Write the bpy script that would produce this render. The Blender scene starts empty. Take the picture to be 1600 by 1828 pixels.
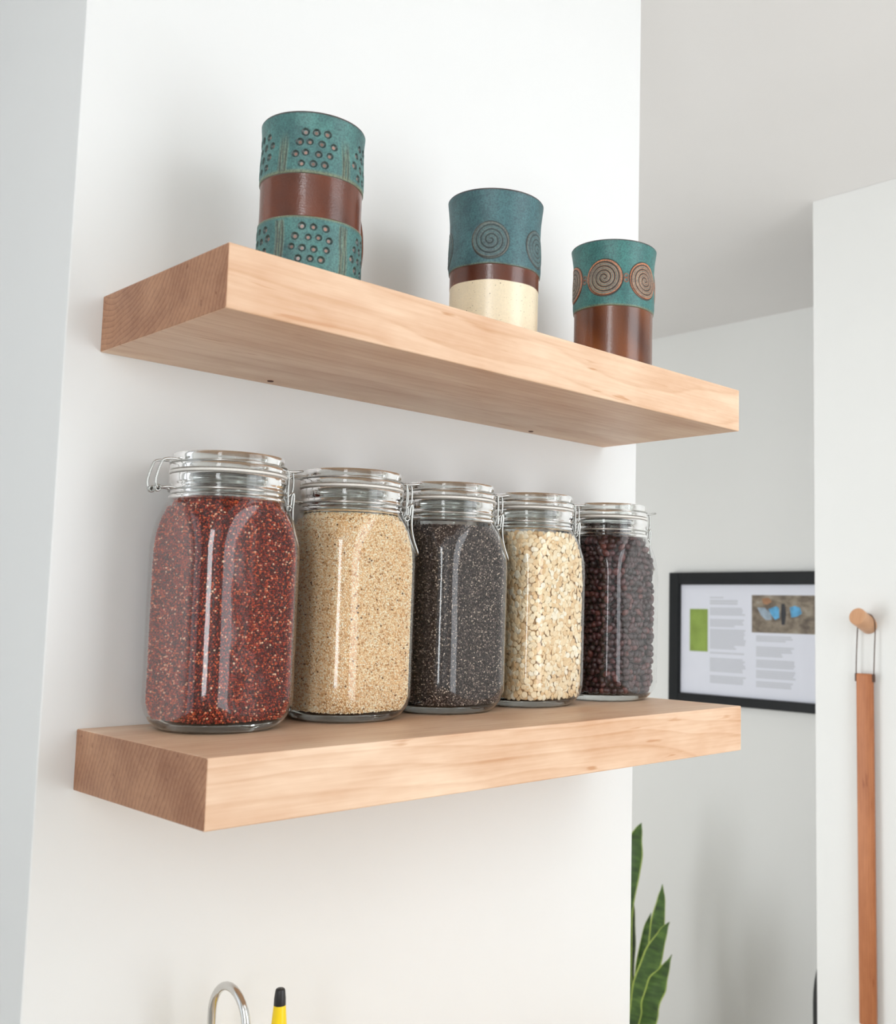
import bpy, bmesh, math, random
import numpy as np
from mathutils import Vector, Matrix, noise as mnoise

PI = math.pi
rng = np.random.default_rng(7)
SC = bpy.context.scene
COL = SC.collection

# ------------------------------------------------------------------ helpers
def s2l(c):
    c = c / 255.0
    return c / 12.92 if c <= 0.04045 else ((c + 0.055) / 1.055) ** 2.4

def rgb(r, g, b):
    return (s2l(r), s2l(g), s2l(b), 1.0)

def lin3(r, g, b):
    return np.array([s2l(r), s2l(g), s2l(b)])

def np_mesh(name, verts, faces, smooth=True):
    """verts (n,3); faces list of tuples or (m,k) array"""
    me = bpy.data.meshes.new(name)
    verts = np.asarray(verts, dtype=np.float32)
    if isinstance(faces, np.ndarray):
        m, k = faces.shape
        me.vertices.add(len(verts)); me.loops.add(m * k); me.polygons.add(m)
        me.vertices.foreach_set('co', verts.ravel())
        me.loops.foreach_set('vertex_index', faces.astype(np.int32).ravel())
        me.polygons.foreach_set('loop_start', np.arange(0, m * k, k, dtype=np.int32))
        me.polygons.foreach_set('loop_total', np.full(m, k, dtype=np.int32))
        me.update(calc_edges=True)
    else:
        me.from_pydata(verts.tolist(), [], faces)
    if smooth:
        me.polygons.foreach_set('use_smooth', np.ones(len(me.polygons), dtype=bool))
    me.validate()
    me.update()
    return me

def link(name, me, mat=None, parent=None, loc=None):
    o = bpy.data.objects.new(name, me)
    COL.objects.link(o)
    if mat is not None and me is not None:
        for m in (mat if isinstance(mat, (list, tuple)) else [mat]):
            me.materials.append(m)
    if parent is not None:
        o.parent = parent
    if loc is not None:
        o.location = loc
    return o

def tag(o, label, cat, group=None, kind=None):
    o['label'] = label
    o['category'] = cat
    if group: o['group'] = group
    if kind: o['kind'] = kind
    return o

def thing(name, label, cat, loc=(0, 0, 0), rz=0.0, group=None):
    o = bpy.data.objects.new(name, None)
    o.empty_display_size = 0.02
    COL.objects.link(o)
    o.location = loc
    o.rotation_euler = (0, 0, rz)
    return tag(o, label, cat, group)

def struct(name, me, mat, parent=None):
    o = link(name, me, mat, parent)
    if parent is None:
        o['kind'] = 'structure'
    return o

class MB:
    """collects boxes into one mesh"""
    def __init__(self):
        self.bm = bmesh.new()
    def box(self, x0, x1, y0, y1, z0, z1, bevel=0.0, seg=2):
        r = bmesh.ops.create_cube(self.bm, size=1.0)
        vs = r['verts']
        for v in vs:
            v.co = Vector((x0 + (v.co.x + .5) * (x1 - x0), y0 + (v.co.y + .5) * (y1 - y0), z0 + (v.co.z + .5) * (z1 - z0)))
        if bevel > 0:
            es = list({e for v in vs for e in v.link_edges})
            bmesh.ops.bevel(self.bm, geom=es, offset=bevel, segments=seg, affect='EDGES', profile=0.5)
        return self
    def mesh(self, name, smooth=False):
        me = bpy.data.meshes.new(name)
        bmesh.ops.recalc_face_normals(self.bm, faces=self.bm.faces)
        self.bm.to_mesh(me); self.bm.free()
        if smooth:
            for p in me.polygons: p.use_smooth = True
        return me

def lathe(name, prof, n=96, close=False, cap0=False, cap1=False):
    """prof list of (r,z) from start to end; close joins last to first"""
    prof = np.array(prof, float)
    th = np.linspace(0, 2 * PI, n, endpoint=False)
    k = len(prof)
    v = np.zeros((k, n, 3))
    v[:, :, 0] = prof[:, 0:1] * np.cos(th); v[:, :, 1] = prof[:, 0:1] * np.sin(th); v[:, :, 2] = prof[:, 1:2]
    faces = []
    rows = k if close else k - 1
    for i in range(rows):
        a = i * n; b = ((i + 1) % k) * n
        for j in range(n):
            j2 = (j + 1) % n
            faces.append((a + j, a + j2, b + j2, b + j))
    if cap0: faces.append(tuple(range(n - 1, -1, -1)))
    if cap1: faces.append(tuple((k - 1) * n + j for j in range(n)))
    return np_mesh(name, v.reshape(-1, 3), faces)

def smooth_by_angle(me, deg=40):
    me.update()
    bm = bmesh.new(); bm.from_mesh(me)
    for e in bm.edges:
        if len(e.link_faces) == 2:
            e.smooth = e.calc_face_angle(0) < math.radians(deg)
    for f in bm.faces: f.smooth = True
    bm.to_mesh(me); bm.free()
    return me

def spline(pts, per=8, closed=False):
    P = [Vector(p) for p in pts]; n = len(P); out = []
    for i in range(n if closed else n - 1):
        p0 = P[(i - 1) % n] if closed or i > 0 else P[0]
        p1 = P[i]; p2 = P[(i + 1) % n]
        p3 = P[(i + 2) % n] if closed or i + 2 < n else P[-1]
        for s in range(per):
            t = s / per
            out.append(0.5 * ((2 * p1) + (p2 - p0) * t + (2 * p0 - 5 * p1 + 4 * p2 - p3) * t * t + (3 * p1 - p0 - 3 * p2 + p3) * t ** 3))
    if not closed: out.append(P[-1])
    return out

def tube_geo(paths, n=10):
    """paths: list of (points, radius or list, closed) -> verts, faces"""
    V = []; F = []
    for pts, rad, closed in paths:
        pts = [Vector(p) for p in pts]; m = len(pts); base = len(V)
        up = None
        for i, p in enumerate(pts):
            a = pts[(i - 1) % m] if (closed or i > 0) else pts[i]
            b = pts[(i + 1) % m] if (closed or i < m - 1) else pts[i]
            t = (b - a).normalized()
            if up is None:
                ref = Vector((0, 0, 1)) if abs(t.z) < .9 else Vector((1, 0, 0))
                up = (ref - t * ref.dot(t)).normalized()
            else:
                up = up - t * up.dot(t)
                up = up.normalized() if up.length > 1e-6 else Vector((1, 0, 0))
            w = t.cross(up)
            r = rad[i] if hasattr(rad, '__len__') else rad
            for j in range(n):
                an = 2 * PI * j / n
                V.append(p + (up * math.cos(an) + w * math.sin(an)) * r)
        for i in range(m if closed else m - 1):
            for j in range(n):
                j2 = (j + 1) % n
                F.append((base + i * n + j, base + i * n + j2, base + ((i + 1) % m) * n + j2, base + ((i + 1) % m) * n + j))
        if not closed:
            F.append(tuple(base + j for j in range(n - 1, -1, -1)))
            F.append(tuple(base + (m - 1) * n + j for j in range(n)))
    return np.array([tuple(v) for v in V]), F

def tube(name, paths, n=10):
    v, f = tube_geo(paths, n)
    return np_mesh(name, v, f)

# ------------------------------------------------------------------ materials
def new_mat(name):
    m = bpy.data.materials.new(name); m.use_nodes = True
    nt = m.node_tree
    return m, nt, nt.nodes['Principled BSDF']

def N(nt, typ, **kw):
    n = nt.nodes.new(typ)
    for k, v in kw.items():
        if k in ('operation', 'blend_type', 'data_type', 'noise_dimensions', 'attribute_name', 'distribution', 'bands_direction', 'wave_type', 'feature', 'clamp', 'interpolation_type', 'use_clamp'):
            setattr(n, k, v)
        else:
            n.inputs[k].default_value = v
    return n

def L(nt, a, b): nt.links.new(a, b)

def ramp(nt, stops, interp='LINEAR'):
    r = nt.nodes.new('ShaderNodeValToRGB'); cr = r.color_ramp
    cr.interpolation = interp
    while len(cr.elements) < len(stops): cr.elements.new(.5)
    for e, (p, c) in zip(cr.elements, stops):
        e.position = p; e.color = c
    return r

def plain(name, col, rough=.5, metal=0.0, spec=.5, noise_amt=0.0, scale=40.0, bump=0.0):
    m, nt, b = new_mat(name)
    b.inputs['Roughness'].default_value = rough
    b.inputs['Metallic'].default_value = metal
    b.inputs['Specular IOR Level'].default_value = spec
    tc = N(nt, 'ShaderNodeTexCoord')
    nz = N(nt, 'ShaderNodeTexNoise', Scale=scale, Detail=4.0)
    L(nt, tc.outputs['Object'], nz.inputs['Vector'])
    c0 = tuple(max(0, x * (1 - noise_amt)) for x in col[:3]) + (1,)
    c1 = tuple(min(1, x * (1 + noise_amt)) for x in col[:3]) + (1,)
    r = ramp(nt, [(.3, c0), (.7, c1)])
    L(nt, nz.outputs['Fac'], r.inputs['Fac']); L(nt, r.outputs['Color'], b.inputs['Base Color'])
    if bump > 0:
        bp = N(nt, 'ShaderNodeBump', Strength=bump, Distance=.002)
        L(nt, nz.outputs['Fac'], bp.inputs['Height']); L(nt, bp.outputs['Normal'], b.inputs['Normal'])
    return m

M = {}
M['paint'] = plain('white_wall_paint', (.83, .832, .825, 1), .65, spec=.25, noise_amt=.006, scale=6, bump=.02)
M['paint_room'] = plain('room_wall_paint', (.785, .787, .77, 1), .7, spec=.2, noise_amt=.006, scale=5, bump=.02)
M['ceiling'] = plain('ceiling_paint', (.80, .785, .775, 1), .8, spec=.15, noise_amt=.01, scale=3)
M['floor'] = plain('pale_oak_floor', rgb(214, 204, 192), .45, noise_amt=.06, scale=9)
M['steel'] = plain('polished_steel_wire', (.50, .50, .48, 1), .25, metal=1.0)
M['chrome'] = plain('brushed_chrome', (.66, .65, .63, 1), .12, metal=1.0)
M['black_plastic'] = plain('black_plastic', rgb(32, 31, 32), .38, noise_amt=.05)
M['yellow_plastic'] = plain('yellow_plastic', rgb(250, 214, 6), .35, noise_amt=.02)
M['frame_black'] = plain('black_frame_lacquer', rgb(24, 26, 28), .45, spec=.25, noise_amt=.08, scale=20)
M['paper'] = plain('printed_paper', rgb(226, 228, 238), .6, spec=.3, noise_amt=.004)
M['ink'] = plain('grey_print_ink', rgb(204, 206, 213), .7, spec=.2, noise_amt=.03, scale=300)
M['green_ink'] = plain('green_print', rgb(142, 164, 82), .6, spec=.2, noise_amt=.16, scale=22)
M['green_light'] = plain('pale_green_print', rgb(176, 196, 128), .6, spec=.2, noise_amt=.1, scale=90)
M['cord'] = plain('brown_leather_cord', rgb(84, 58, 44), .7, noise_amt=.1)
M['dark_hole'] = plain('dark_screw_hole', rgb(84, 48, 34), .7)
M['gasket'] = plain('pale_rubber_gasket', rgb(236, 232, 226), .45, noise_amt=.01)
M['bag'] = plain('black_bag_fabric', rgb(34, 35, 36), .7, noise_amt=.15, scale=120)
M['counter'] = plain('pale_wood_counter', rgb(216, 196, 172), .35, noise_amt=.03, scale=60)
M['cabinet'] = plain('cabinet_white', rgb(226, 226, 222), .5)
M['pot'] = plain('matt_grey_pot', rgb(150, 148, 144), .7, noise_amt=.06)
M['soil'] = plain('potting_soil', rgb(58, 44, 34), .9, noise_amt=.4, scale=120, bump=.5)
M['window_frame'] = plain('window_white_frame', rgb(236, 236, 234), .5)

def wood(name, light, dark, pith, end=False, ring=150.0, seed=0.0, streak=.35):
    """solid wood: growth rings around a far axis running along x, stretched figure noise"""
    m, nt, b = new_mat(name)
    b.inputs['Roughness'].default_value = .42
    b.inputs['Specular IOR Level'].default_value = .35
    tc = N(nt, 'ShaderNodeTexCoord')
    mp = N(nt, 'ShaderNodeMapping'); mp.inputs['Location'].default_value = (seed, seed * .37, seed * .11)
    L(nt, tc.outputs['Object'], mp.inputs['Vector'])
    # slow warp of the rings along the board
    mw = N(nt, 'ShaderNodeMapping'); mw.inputs['Scale'].default_value = (1.6, 7, 7)
    L(nt, mp.outputs['Vector'], mw.inputs['Vector'])
    nw = N(nt, 'ShaderNodeTexNoise', Scale=1.0, Detail=3.0); L(nt, mw.outputs['Vector'], nw.inputs['Vector'])
    sx = N(nt, 'ShaderNodeSeparateXYZ'); L(nt, tc.outputs['Object'], sx.inputs['Vector'])
    dy = N(nt, 'ShaderNodeMath', operation='SUBTRACT'); L(nt, sx.outputs['Y'], dy.inputs[0]); dy.inputs[1].default_value = pith[0]
    dz = N(nt, 'ShaderNodeMath', operation='SUBTRACT'); L(nt, sx.outputs['Z'], dz.inputs[0]); dz.inputs[1].default_value = pith[1]
    y2 = N(nt, 'ShaderNodeMath', operation='MULTIPLY'); L(nt, dy.outputs[0], y2.inputs[0]); L(nt, dy.outputs[0], y2.inputs[1])
    z2 = N(nt, 'ShaderNodeMath', operation='MULTIPLY'); L(nt, dz.outputs[0], z2.inputs[0]); L(nt, dz.outputs[0], z2.inputs[1])
    ad = N(nt, 'ShaderNodeMath', operation='ADD'); L(nt, y2.outputs[0], ad.inputs[0]); L(nt, z2.outputs[0], ad.inputs[1])
    sq = N(nt, 'ShaderNodeMath', operation='SQRT'); L(nt, ad.outputs[0], sq.inputs[0])
    wa = N(nt, 'ShaderNodeMath', operation='MULTIPLY_ADD'); L(nt, nw.outputs['Fac'], wa.inputs[0]); wa.inputs[1].default_value = .05; L(nt, sq.outputs[0], wa.inputs[2])
    rg = N(nt, 'ShaderNodeMath', operation='MULTIPLY'); L(nt, wa.outputs[0], rg.inputs[0]); rg.inputs[1].default_value = ring
    fr = N(nt, 'ShaderNodeMath', operation='FRACT'); L(nt, rg.outputs[0], fr.inputs[0])
    rr = ramp(nt, [(0.0, (0, 0, 0, 1)), (.72, (.35, .35, .35, 1)), (.9, (1, 1, 1, 1)), (1.0, (0, 0, 0, 1))])
    L(nt, fr.outputs[0], rr.inputs['Fac'])
    # fine fibres
    mf = N(nt, 'ShaderNodeMapping'); mf.inputs['Scale'].default_value = (14, 420, 420) if not end else (300, 300, 300)
    L(nt, mp.outputs['Vector'], mf.inputs['Vector'])
    nf = N(nt, 'ShaderNodeTexNoise', Scale=1.0, Detail=3.0); L(nt, mf.outputs['Vector'], nf.inputs['Vector'])
    # broad cloudy figure
    mc = N(nt, 'ShaderNodeMapping'); mc.inputs['Scale'].default_value = (7, 22, 22)
    L(nt, mp.outputs['Vector'], mc.inputs['Vector'])
    nc = N(nt, 'ShaderNodeTexNoise', Scale=1.0, Detail=4.0, Roughness=.6); L(nt, mc.outputs['Vector'], nc.inputs['Vector'])
    # sparse mineral streaks
    ms = N(nt, 'ShaderNodeMapping'); ms.inputs['Scale'].default_value = (16, 130, 130); ms.inputs['Location'].default_value = (3.1 + seed, 1.7, .4)
    L(nt, mp.outputs['Vector'], ms.inputs['Vector'])
    ns = N(nt, 'ShaderNodeTexNoise', Scale=1.0, Detail=2.0); L(nt, ms.outputs['Vector'], ns.inputs['Vector'])
    rs = ramp(nt, [(.69, (0, 0, 0, 1)), (.76, (1, 1, 1, 1))]); L(nt, ns.outputs['Fac'], rs.inputs['Fac'])
    s1 = N(nt, 'ShaderNodeMath', operation='MULTIPLY'); L(nt, rr.outputs['Color'], s1.inputs[0]); s1.inputs[1].default_value = .15 if not end else .30
    s2 = N(nt, 'ShaderNodeMath', operation='MULTIPLY_ADD'); L(nt, nf.outputs['Fac'], s2.inputs[0]); s2.inputs[1].default_value = .30; L(nt, s1.outputs[0], s2.inputs[2])
    s3 = N(nt, 'ShaderNodeMath', operation='MULTIPLY_ADD'); L(nt, nc.outputs['Fac'], s3.inputs[0]); s3.inputs[1].default_value = .95; L(nt, s2.outputs[0], s3.inputs[2])
    s4 = N(nt, 'ShaderNodeMath', operation='MULTIPLY_ADD'); L(nt, rs.outputs['Color'], s4.inputs[0]); s4.inputs[1].default_value = streak; L(nt, s3.outputs[0], s4.inputs[2])
    rm = ramp(nt, [(.38, light), (1.15 if False else 1.0, dark)]); L(nt, s4.outputs[0], rm.inputs['Fac'])
    L(nt, rm.outputs['Color'], b.inputs['Base Color'])
    bp = N(nt, 'ShaderNodeBump', Strength=.05, Distance=.001); L(nt, nf.outputs['Fac'], bp.inputs['Height']); L(nt, bp.outputs['Normal'], b.inputs['Normal'])
    return m

MAPLE_L, MAPLE_D = rgb(240, 211, 183), rgb(200, 150, 112)
END_SHADED_L, END_SHADED_D = rgb(196, 148, 114), rgb(140, 92, 66)  # end grain, darkened further to paint the shade on the shelf ends

def thin_glass(name):
    m, nt, b = new_mat(name)
    nt.nodes.remove(b)
    out = nt.nodes['Material Output']
    lw = N(nt, 'ShaderNodeLayerWeight', Blend=.5)
    pw = N(nt, 'ShaderNodeMath', operation='POWER'); L(nt, lw.outputs['Facing'], pw.inputs[0]); pw.inputs[1].default_value = 3.0
    fa = N(nt, 'ShaderNodeMath', operation='MULTIPLY_ADD', use_clamp=True); L(nt, pw.outputs[0], fa.inputs[0]); fa.inputs[1].default_value = 1.15; fa.inputs[2].default_value = .045
    tr = N(nt, 'ShaderNodeBsdfTransparent'); tr.inputs['Color'].default_value = (.985, .988, .985, 1)
    gl = N(nt, 'ShaderNodeBsdfGlossy', Roughness=.05); gl.inputs['Color'].default_value = (.97, .97, .97, 1)
    tc = N(nt, 'ShaderNodeTexCoord'); nz = N(nt, 'ShaderNodeTexNoise', Scale=26.0, Detail=1.0); L(nt, tc.outputs['Object'], nz.inputs['Vector'])
    bp = N(nt, 'ShaderNodeBump', Strength=.16, Distance=.004); L(nt, nz.outputs['Fac'], bp.inputs['Height']); L(nt, bp.outputs['Normal'], gl.inputs['Normal'])
    mx = N(nt, 'ShaderNodeMixShader'); L(nt, fa.outputs[0], mx.inputs['Fac']); L(nt, tr.outputs[0], mx.inputs[1]); L(nt, gl.outputs[0], mx.inputs[2])
    L(nt, mx.outputs[0], out.inputs['Surface'])
    return m

def solid_glass(name, tint=(.97, .985, .975, 1)):
    m, nt, b = new_mat(name)
    b.inputs['Base Color'].default_value = tint
    b.inputs['Roughness'].default_value = .02
    b.inputs['IOR'].default_value = 1.47
    b.inputs['Transmission Weight'].default_value = 1.0
    tc = N(nt, 'ShaderNodeTexCoord'); nz = N(nt, 'ShaderNodeTexNoise', Scale=30.0, Detail=1.0); L(nt, tc.outputs['Object'], nz.inputs['Vector'])
    bp = N(nt, 'ShaderNodeBump', Strength=.1, Distance=.004); L(nt, nz.outputs['Fac'], bp.inputs['Height']); L(nt, bp.outputs['Normal'], b.inputs['Normal'])
    return m

M['glass_thin'] = thin_glass('jar_glass_wall')
M['glass'] = solid_glass('jar_glass_thick', (.86, .89, .87, 1))
M['glass_base'] = solid_glass('jar_glass_foot', (.66, .69, .66, 1))

def grain_mat(name, stops, rough=.45, spec=.4, mottle=0.0):
    m, nt, b = new_mat(name)
    g = N(nt, 'ShaderNodeNewGeometry')
    r = ramp(nt, stops); L(nt, g.outputs['Random Per Island'], r.inputs['Fac'])
    b.inputs['Roughness'].default_value = rough; b.inputs['Specular IOR Level'].default_value = spec
    if mottle > 0:
        tc = N(nt, 'ShaderNodeTexCoord'); nz = N(nt, 'ShaderNodeTexNoise', Scale=700.0, Detail=2.0); L(nt, tc.outputs['Object'], nz.inputs['Vector'])
        rr = ramp(nt, [(.3, (1 - mottle,) * 3 + (1,)), (.7, (1, 1, 1, 1))]); L(nt, nz.outputs['Fac'], rr.inputs['Fac'])
        mm = N(nt, 'ShaderNodeMixRGB', blend_type='MULTIPLY', Fac=1.0); L(nt, r.outputs['Color'], mm.inputs['Color1']); L(nt, rr.outputs['Color'], mm.inputs['Color2'])
        L(nt, mm.outputs['Color'], b.inputs['Base Color'])
    else:
        L(nt, r.outputs['Color'], b.inputs['Base Color'])
    return m

M['red_quinoa'] = grain_mat('red_quinoa_grain', [(0, rgb(70, 10, 8)), (.4, rgb(132, 30, 16)), (.76, rgb(186, 60, 30)), (.93, rgb(226, 112, 64)), (1, rgb(255, 214, 180))], .3, .4)
M['white_quinoa'] = grain_mat('white_quinoa_grain', [(0, rgb(84, 52, 30)), (.025, rgb(206, 158, 104)), (.25, rgb(246, 214, 166)), (.7, rgb(255, 236, 200)), (1, rgb(255, 248, 226))], .5, .35)
M['chia'] = grain_mat('chia_seed', [(0, rgb(30, 24, 24)), (.4, rgb(66, 55, 53)), (.72, rgb(108, 94, 90)), (.9, rgb(158, 140, 130)), (1, rgb(240, 222, 204))], .35, .5)
M['oats'] = grain_mat('oat_flake', [(0, rgb(230, 194, 146)), (.35, rgb(246, 218, 174)), (.8, rgb(253, 236, 202)), (1, rgb(255, 246, 224))], .6, .25, .10)
M['beans'] = grain_mat('black_bean', [(0, rgb(36, 17, 21)), (.5, rgb(56, 28, 33)), (.85, rgb(78, 41, 44)), (1, rgb(104, 56, 52))], .34, .5)

def glaze_mat(name):
    """fired glaze: pigment and gloss stored per point, mottled by noise"""
    m, nt, b = new_mat(name)
    at = N(nt, 'ShaderNodeAttribute', attribute_name='glaze')
    tc = N(nt, 'ShaderNodeTexCoord')
    n1 = N(nt, 'ShaderNodeTexNoise', Scale=70.0, Detail=5.0, Roughness=.65); L(nt, tc.outputs['Object'], n1.inputs['Vector'])
    n2 = N(nt, 'ShaderNodeTexNoise', Scale=600.0, Detail=2.0); L(nt, tc.outputs['Object'], n2.inputs['Vector'])
    r1 = ramp(nt, [(.3, (.66, .66, .70, 1)), (.7, (1.2, 1.2, 1.18, 1))]); L(nt, n1.outputs['Fac'], r1.inputs['Fac'])
    r2 = ramp(nt, [(.34, (.58, .60, .64, 1)), (.6, (1.10, 1.10, 1.08, 1))]); L(nt, n2.outputs['Fac'], r2.inputs['Fac'])
    m1 = N(nt, 'ShaderNodeMixRGB', blend_type='MULTIPLY', Fac=1.0); L(nt, at.outputs['Color'], m1.inputs['Color1']); L(nt, r1.outputs['Color'], m1.inputs['Color2'])
    mr = N(nt, 'ShaderNodeMapRange'); L(nt, at.outputs['Alpha'], mr.inputs['Value'])
    for k_, v_ in (('From Min', .36), ('From Max', .45), ('To Min', .12), ('To Max', .9)): mr.inputs[k_].default_value = v_
    L(nt, mr.outputs['Result'], m1.inputs['Fac'])
    m2 = N(nt, 'ShaderNodeMixRGB', blend_type='MULTIPLY', Fac=.8); L(nt, mr.outputs['Result'], m2.inputs['Fac']); L(nt, m1.outputs['Color'], m2.inputs['Color1']); L(nt, r2.outputs['Color'], m2.inputs['Color2'])
    L(nt, m2.outputs['Color'], b.inputs['Base Color'])
    L(nt, at.outputs['Alpha'], b.inputs['Roughness'])
    b.inputs['Specular IOR Level'].default_value = .7
    bp = N(nt, 'ShaderNodeBump', Strength=.14, Distance=.0008); L(nt, n2.outputs['Fac'], bp.inputs['Height']); L(nt, bp.outputs['Normal'], b.inputs['Normal'])
    return m
M['glaze'] = glaze_mat('stoneware_glaze')
M['brown_glaze'] = plain('brown_handle_glaze', rgb(104, 60, 40), .25, noise_amt=.25, scale=80)

# ------------------------------------------------------------------ key dimensions (metres)
Z_LOW = 1.34                       # top of lower shelf
Z_UP = Z_LOW + 0.35438             # top of upper shelf
CEIL = 2.44
PIER_X0, PIER_X1, PIER_D = -0.0287, 0.7069, 0.34
XP, YP = 1.8597, 0.3888            # partition face and the edge where it stops
XF = 2.6527                        # far wall
XL, YB, YN = -1.15, -1.50, 2.5       # left wall, back wall, north wall
TH = .12

# ------------------------------------------------------------------ setting
def wall_with_opening(axis, at, th, a0, a1, openings):
    """vertical wall; axis 'x' => wall plane x=at..at+th spanning y a0..a1"""
    mb = MB()
    def bx(p0, p1, z0, z1):
        if p1 - p0 < 1e-4 or z1 - z0 < 1e-4: return
        if axis == 'x': mb.box(at, at + th, p0, p1, z0, z1)
        else: mb.box(p0, p1, at, at + th, z0, z1)
    cur = a0
    for (o0, o1, z0, z1) in sorted(openings):
        bx(cur, o0, 0, CEIL); bx(o0, o1, 0, z0); bx(o0, o1, z1, CEIL); cur = o1
    bx(cur, a1, 0, CEIL)
    return mb.mesh('wall')

YK = .95                            # north wall of the kitchen's left bay; outdoors beyond it
WIN_A = (0.36, 1.27, .64, 2.43)    # back wall (x range)
WIN_B = (-1.36, -.98, 1.2, 2.43)    # left wall (y range)
WIN_C = (1.0, 2.0, .15, 2.05)     # west wall of the room behind the pier
WIN_ADDED = (-.10, .82, .70, 2.2)       # left wall, beside the pier; unseen, added to brighten its side face

struct('floor', MB().box(XL - TH, XF + TH, YB - TH, YN + TH, -.1, 0).mesh('floor'), M['floor'])
struct('ceiling', MB().box(XL - TH, XF + TH, YB - TH, YN + TH, CEIL, CEIL + .1).mesh('ceiling'), M['ceiling'])
struct('wall_center', MB().box(PIER_X0, PIER_X1, 0, PIER_D, 0, CEIL, .0012, 2).mesh('wall_center'), M['paint'])
struct('wall_partition', MB().box(XP, XP + .13, YB, YP, 0, CEIL, .001, 1).mesh('wall_partition'), M['paint_room'])
struct('wall_right', MB().box(XF, XF + TH, YB, YN + TH, 0, CEIL).mesh('wall_right'), M['paint_room'])
struct('wall_back', wall_with_opening('y', YB - TH, TH, XL - TH, XF + TH, [WIN_A]), M['paint_room'])
struct('wall_left', wall_with_opening('x', XL - TH, TH, YB, YK + TH, [WIN_B, WIN_ADDED]), M['paint_room'])
struct('wall_front', MB().box(XL, PIER_X0 - .001, YK, YK + TH, 0, CEIL).mesh('wall_front'), M['paint_room'])
struct('wall_west', wall_with_opening('x', PIER_X0, TH, PIER_D + .0005, YN + TH, [WIN_C]), M['paint_room'])
struct('wall_north', MB().box(PIER_X0 + TH, XF, YN, YN + TH, 0, CEIL).mesh('wall_north'), M['paint_room'])

def window_frame(name, axis, at, o, mull=1):
    mb = MB(); w = .03; d0, d1 = at - .03, at + .03
    a0, a1, z0, z1 = o
    def bx(p0, p1, q0, q1):
        if axis == 'x': mb.box(d0, d1, p0, p1, q0, q1, .004, 1)
        else: mb.box(p0, p1, d0, d1, q0, q1, .004, 1)
    bx(a0, a0 + w, z0, z1); bx(a1 - w, a1, z0, z1); bx(a0, a1, z0, z0 + w); bx(a0, a1, z1 - w, z1)
    for k in range(mull):
        c = a0 + (a1 - a0) * (k + 1) / (mull + 1)
        bx(c - .025, c + .025, z0, z1)
    return struct(name, mb.mesh(name), M['window_frame'])
window_frame('window_1', 'y', YB - .07, WIN_A, 0)
window_frame('window_2', 'x', XL - .07, WIN_B, 0)
window_frame('window_3', 'x', PIER_X0 + .05, WIN_C)
window_frame('added_window_4', 'x', XL - .07, WIN_ADDED)

# ------------------------------------------------------------------ shelves
def shelf(name, label, x0, x1, depth, ztop, thick, seed, pith, plugs):
    mb = MB().box(0, x1 - x0, -depth, 0, -thick, 0, .0011, 2)
    me = mb.mesh(name)
    side = wood(name + '_maple', MAPLE_L, MAPLE_D, pith, False, 120, seed)
    end = wood(name + '_maple_end_shaded', END_SHADED_L, END_SHADED_D, pith, True, 200, seed)
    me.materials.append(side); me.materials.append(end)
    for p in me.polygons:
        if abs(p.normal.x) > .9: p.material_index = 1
    o = link(name, me, None, None, (x0, 0, ztop))
    tag(o, label, 'shelf', 'thick maple floating shelves on the white wall')
    for (px, py, dz) in plugs:
        b = lathe('screw_hole', [(0.0002, -.0006), (.0026, -.0006), (.0029, .0), (.0029, .0003), (0.0002, .0003)], 20)
        h = link('screw_hole', b, M['dark_hole'], o, (px - x0, py, dz))
        h['label'] = 'small dark screw hole'
    return o
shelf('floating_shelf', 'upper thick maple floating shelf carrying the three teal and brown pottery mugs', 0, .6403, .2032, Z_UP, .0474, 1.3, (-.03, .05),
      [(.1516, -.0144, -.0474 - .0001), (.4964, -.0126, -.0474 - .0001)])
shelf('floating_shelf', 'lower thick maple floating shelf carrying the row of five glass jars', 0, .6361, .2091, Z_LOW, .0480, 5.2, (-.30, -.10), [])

# ------------------------------------------------------------------ pottery
def sstep(a, b, x):
    t = np.clip((x - a) / (b - a), 0, 1); return t * t * (3 - 2 * t)

TEAL = lin3(80, 134, 128); TEAL_D = lin3(50, 92, 96); TEAL_B = lin3(70, 114, 120)
BROWN = lin3(122, 60, 32); BROWN_D = lin3(66, 36, 28); OLIVE = lin3(132, 128, 88); TAN = lin3(176, 128, 92)
DARK = lin3(40, 40, 38); CREAM = lin3(236, 220, 190); PINK = lin3(150, 104, 90)

def mix(c, d, f): return c * (1 - f[..., None]) + d * f[..., None]

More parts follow.
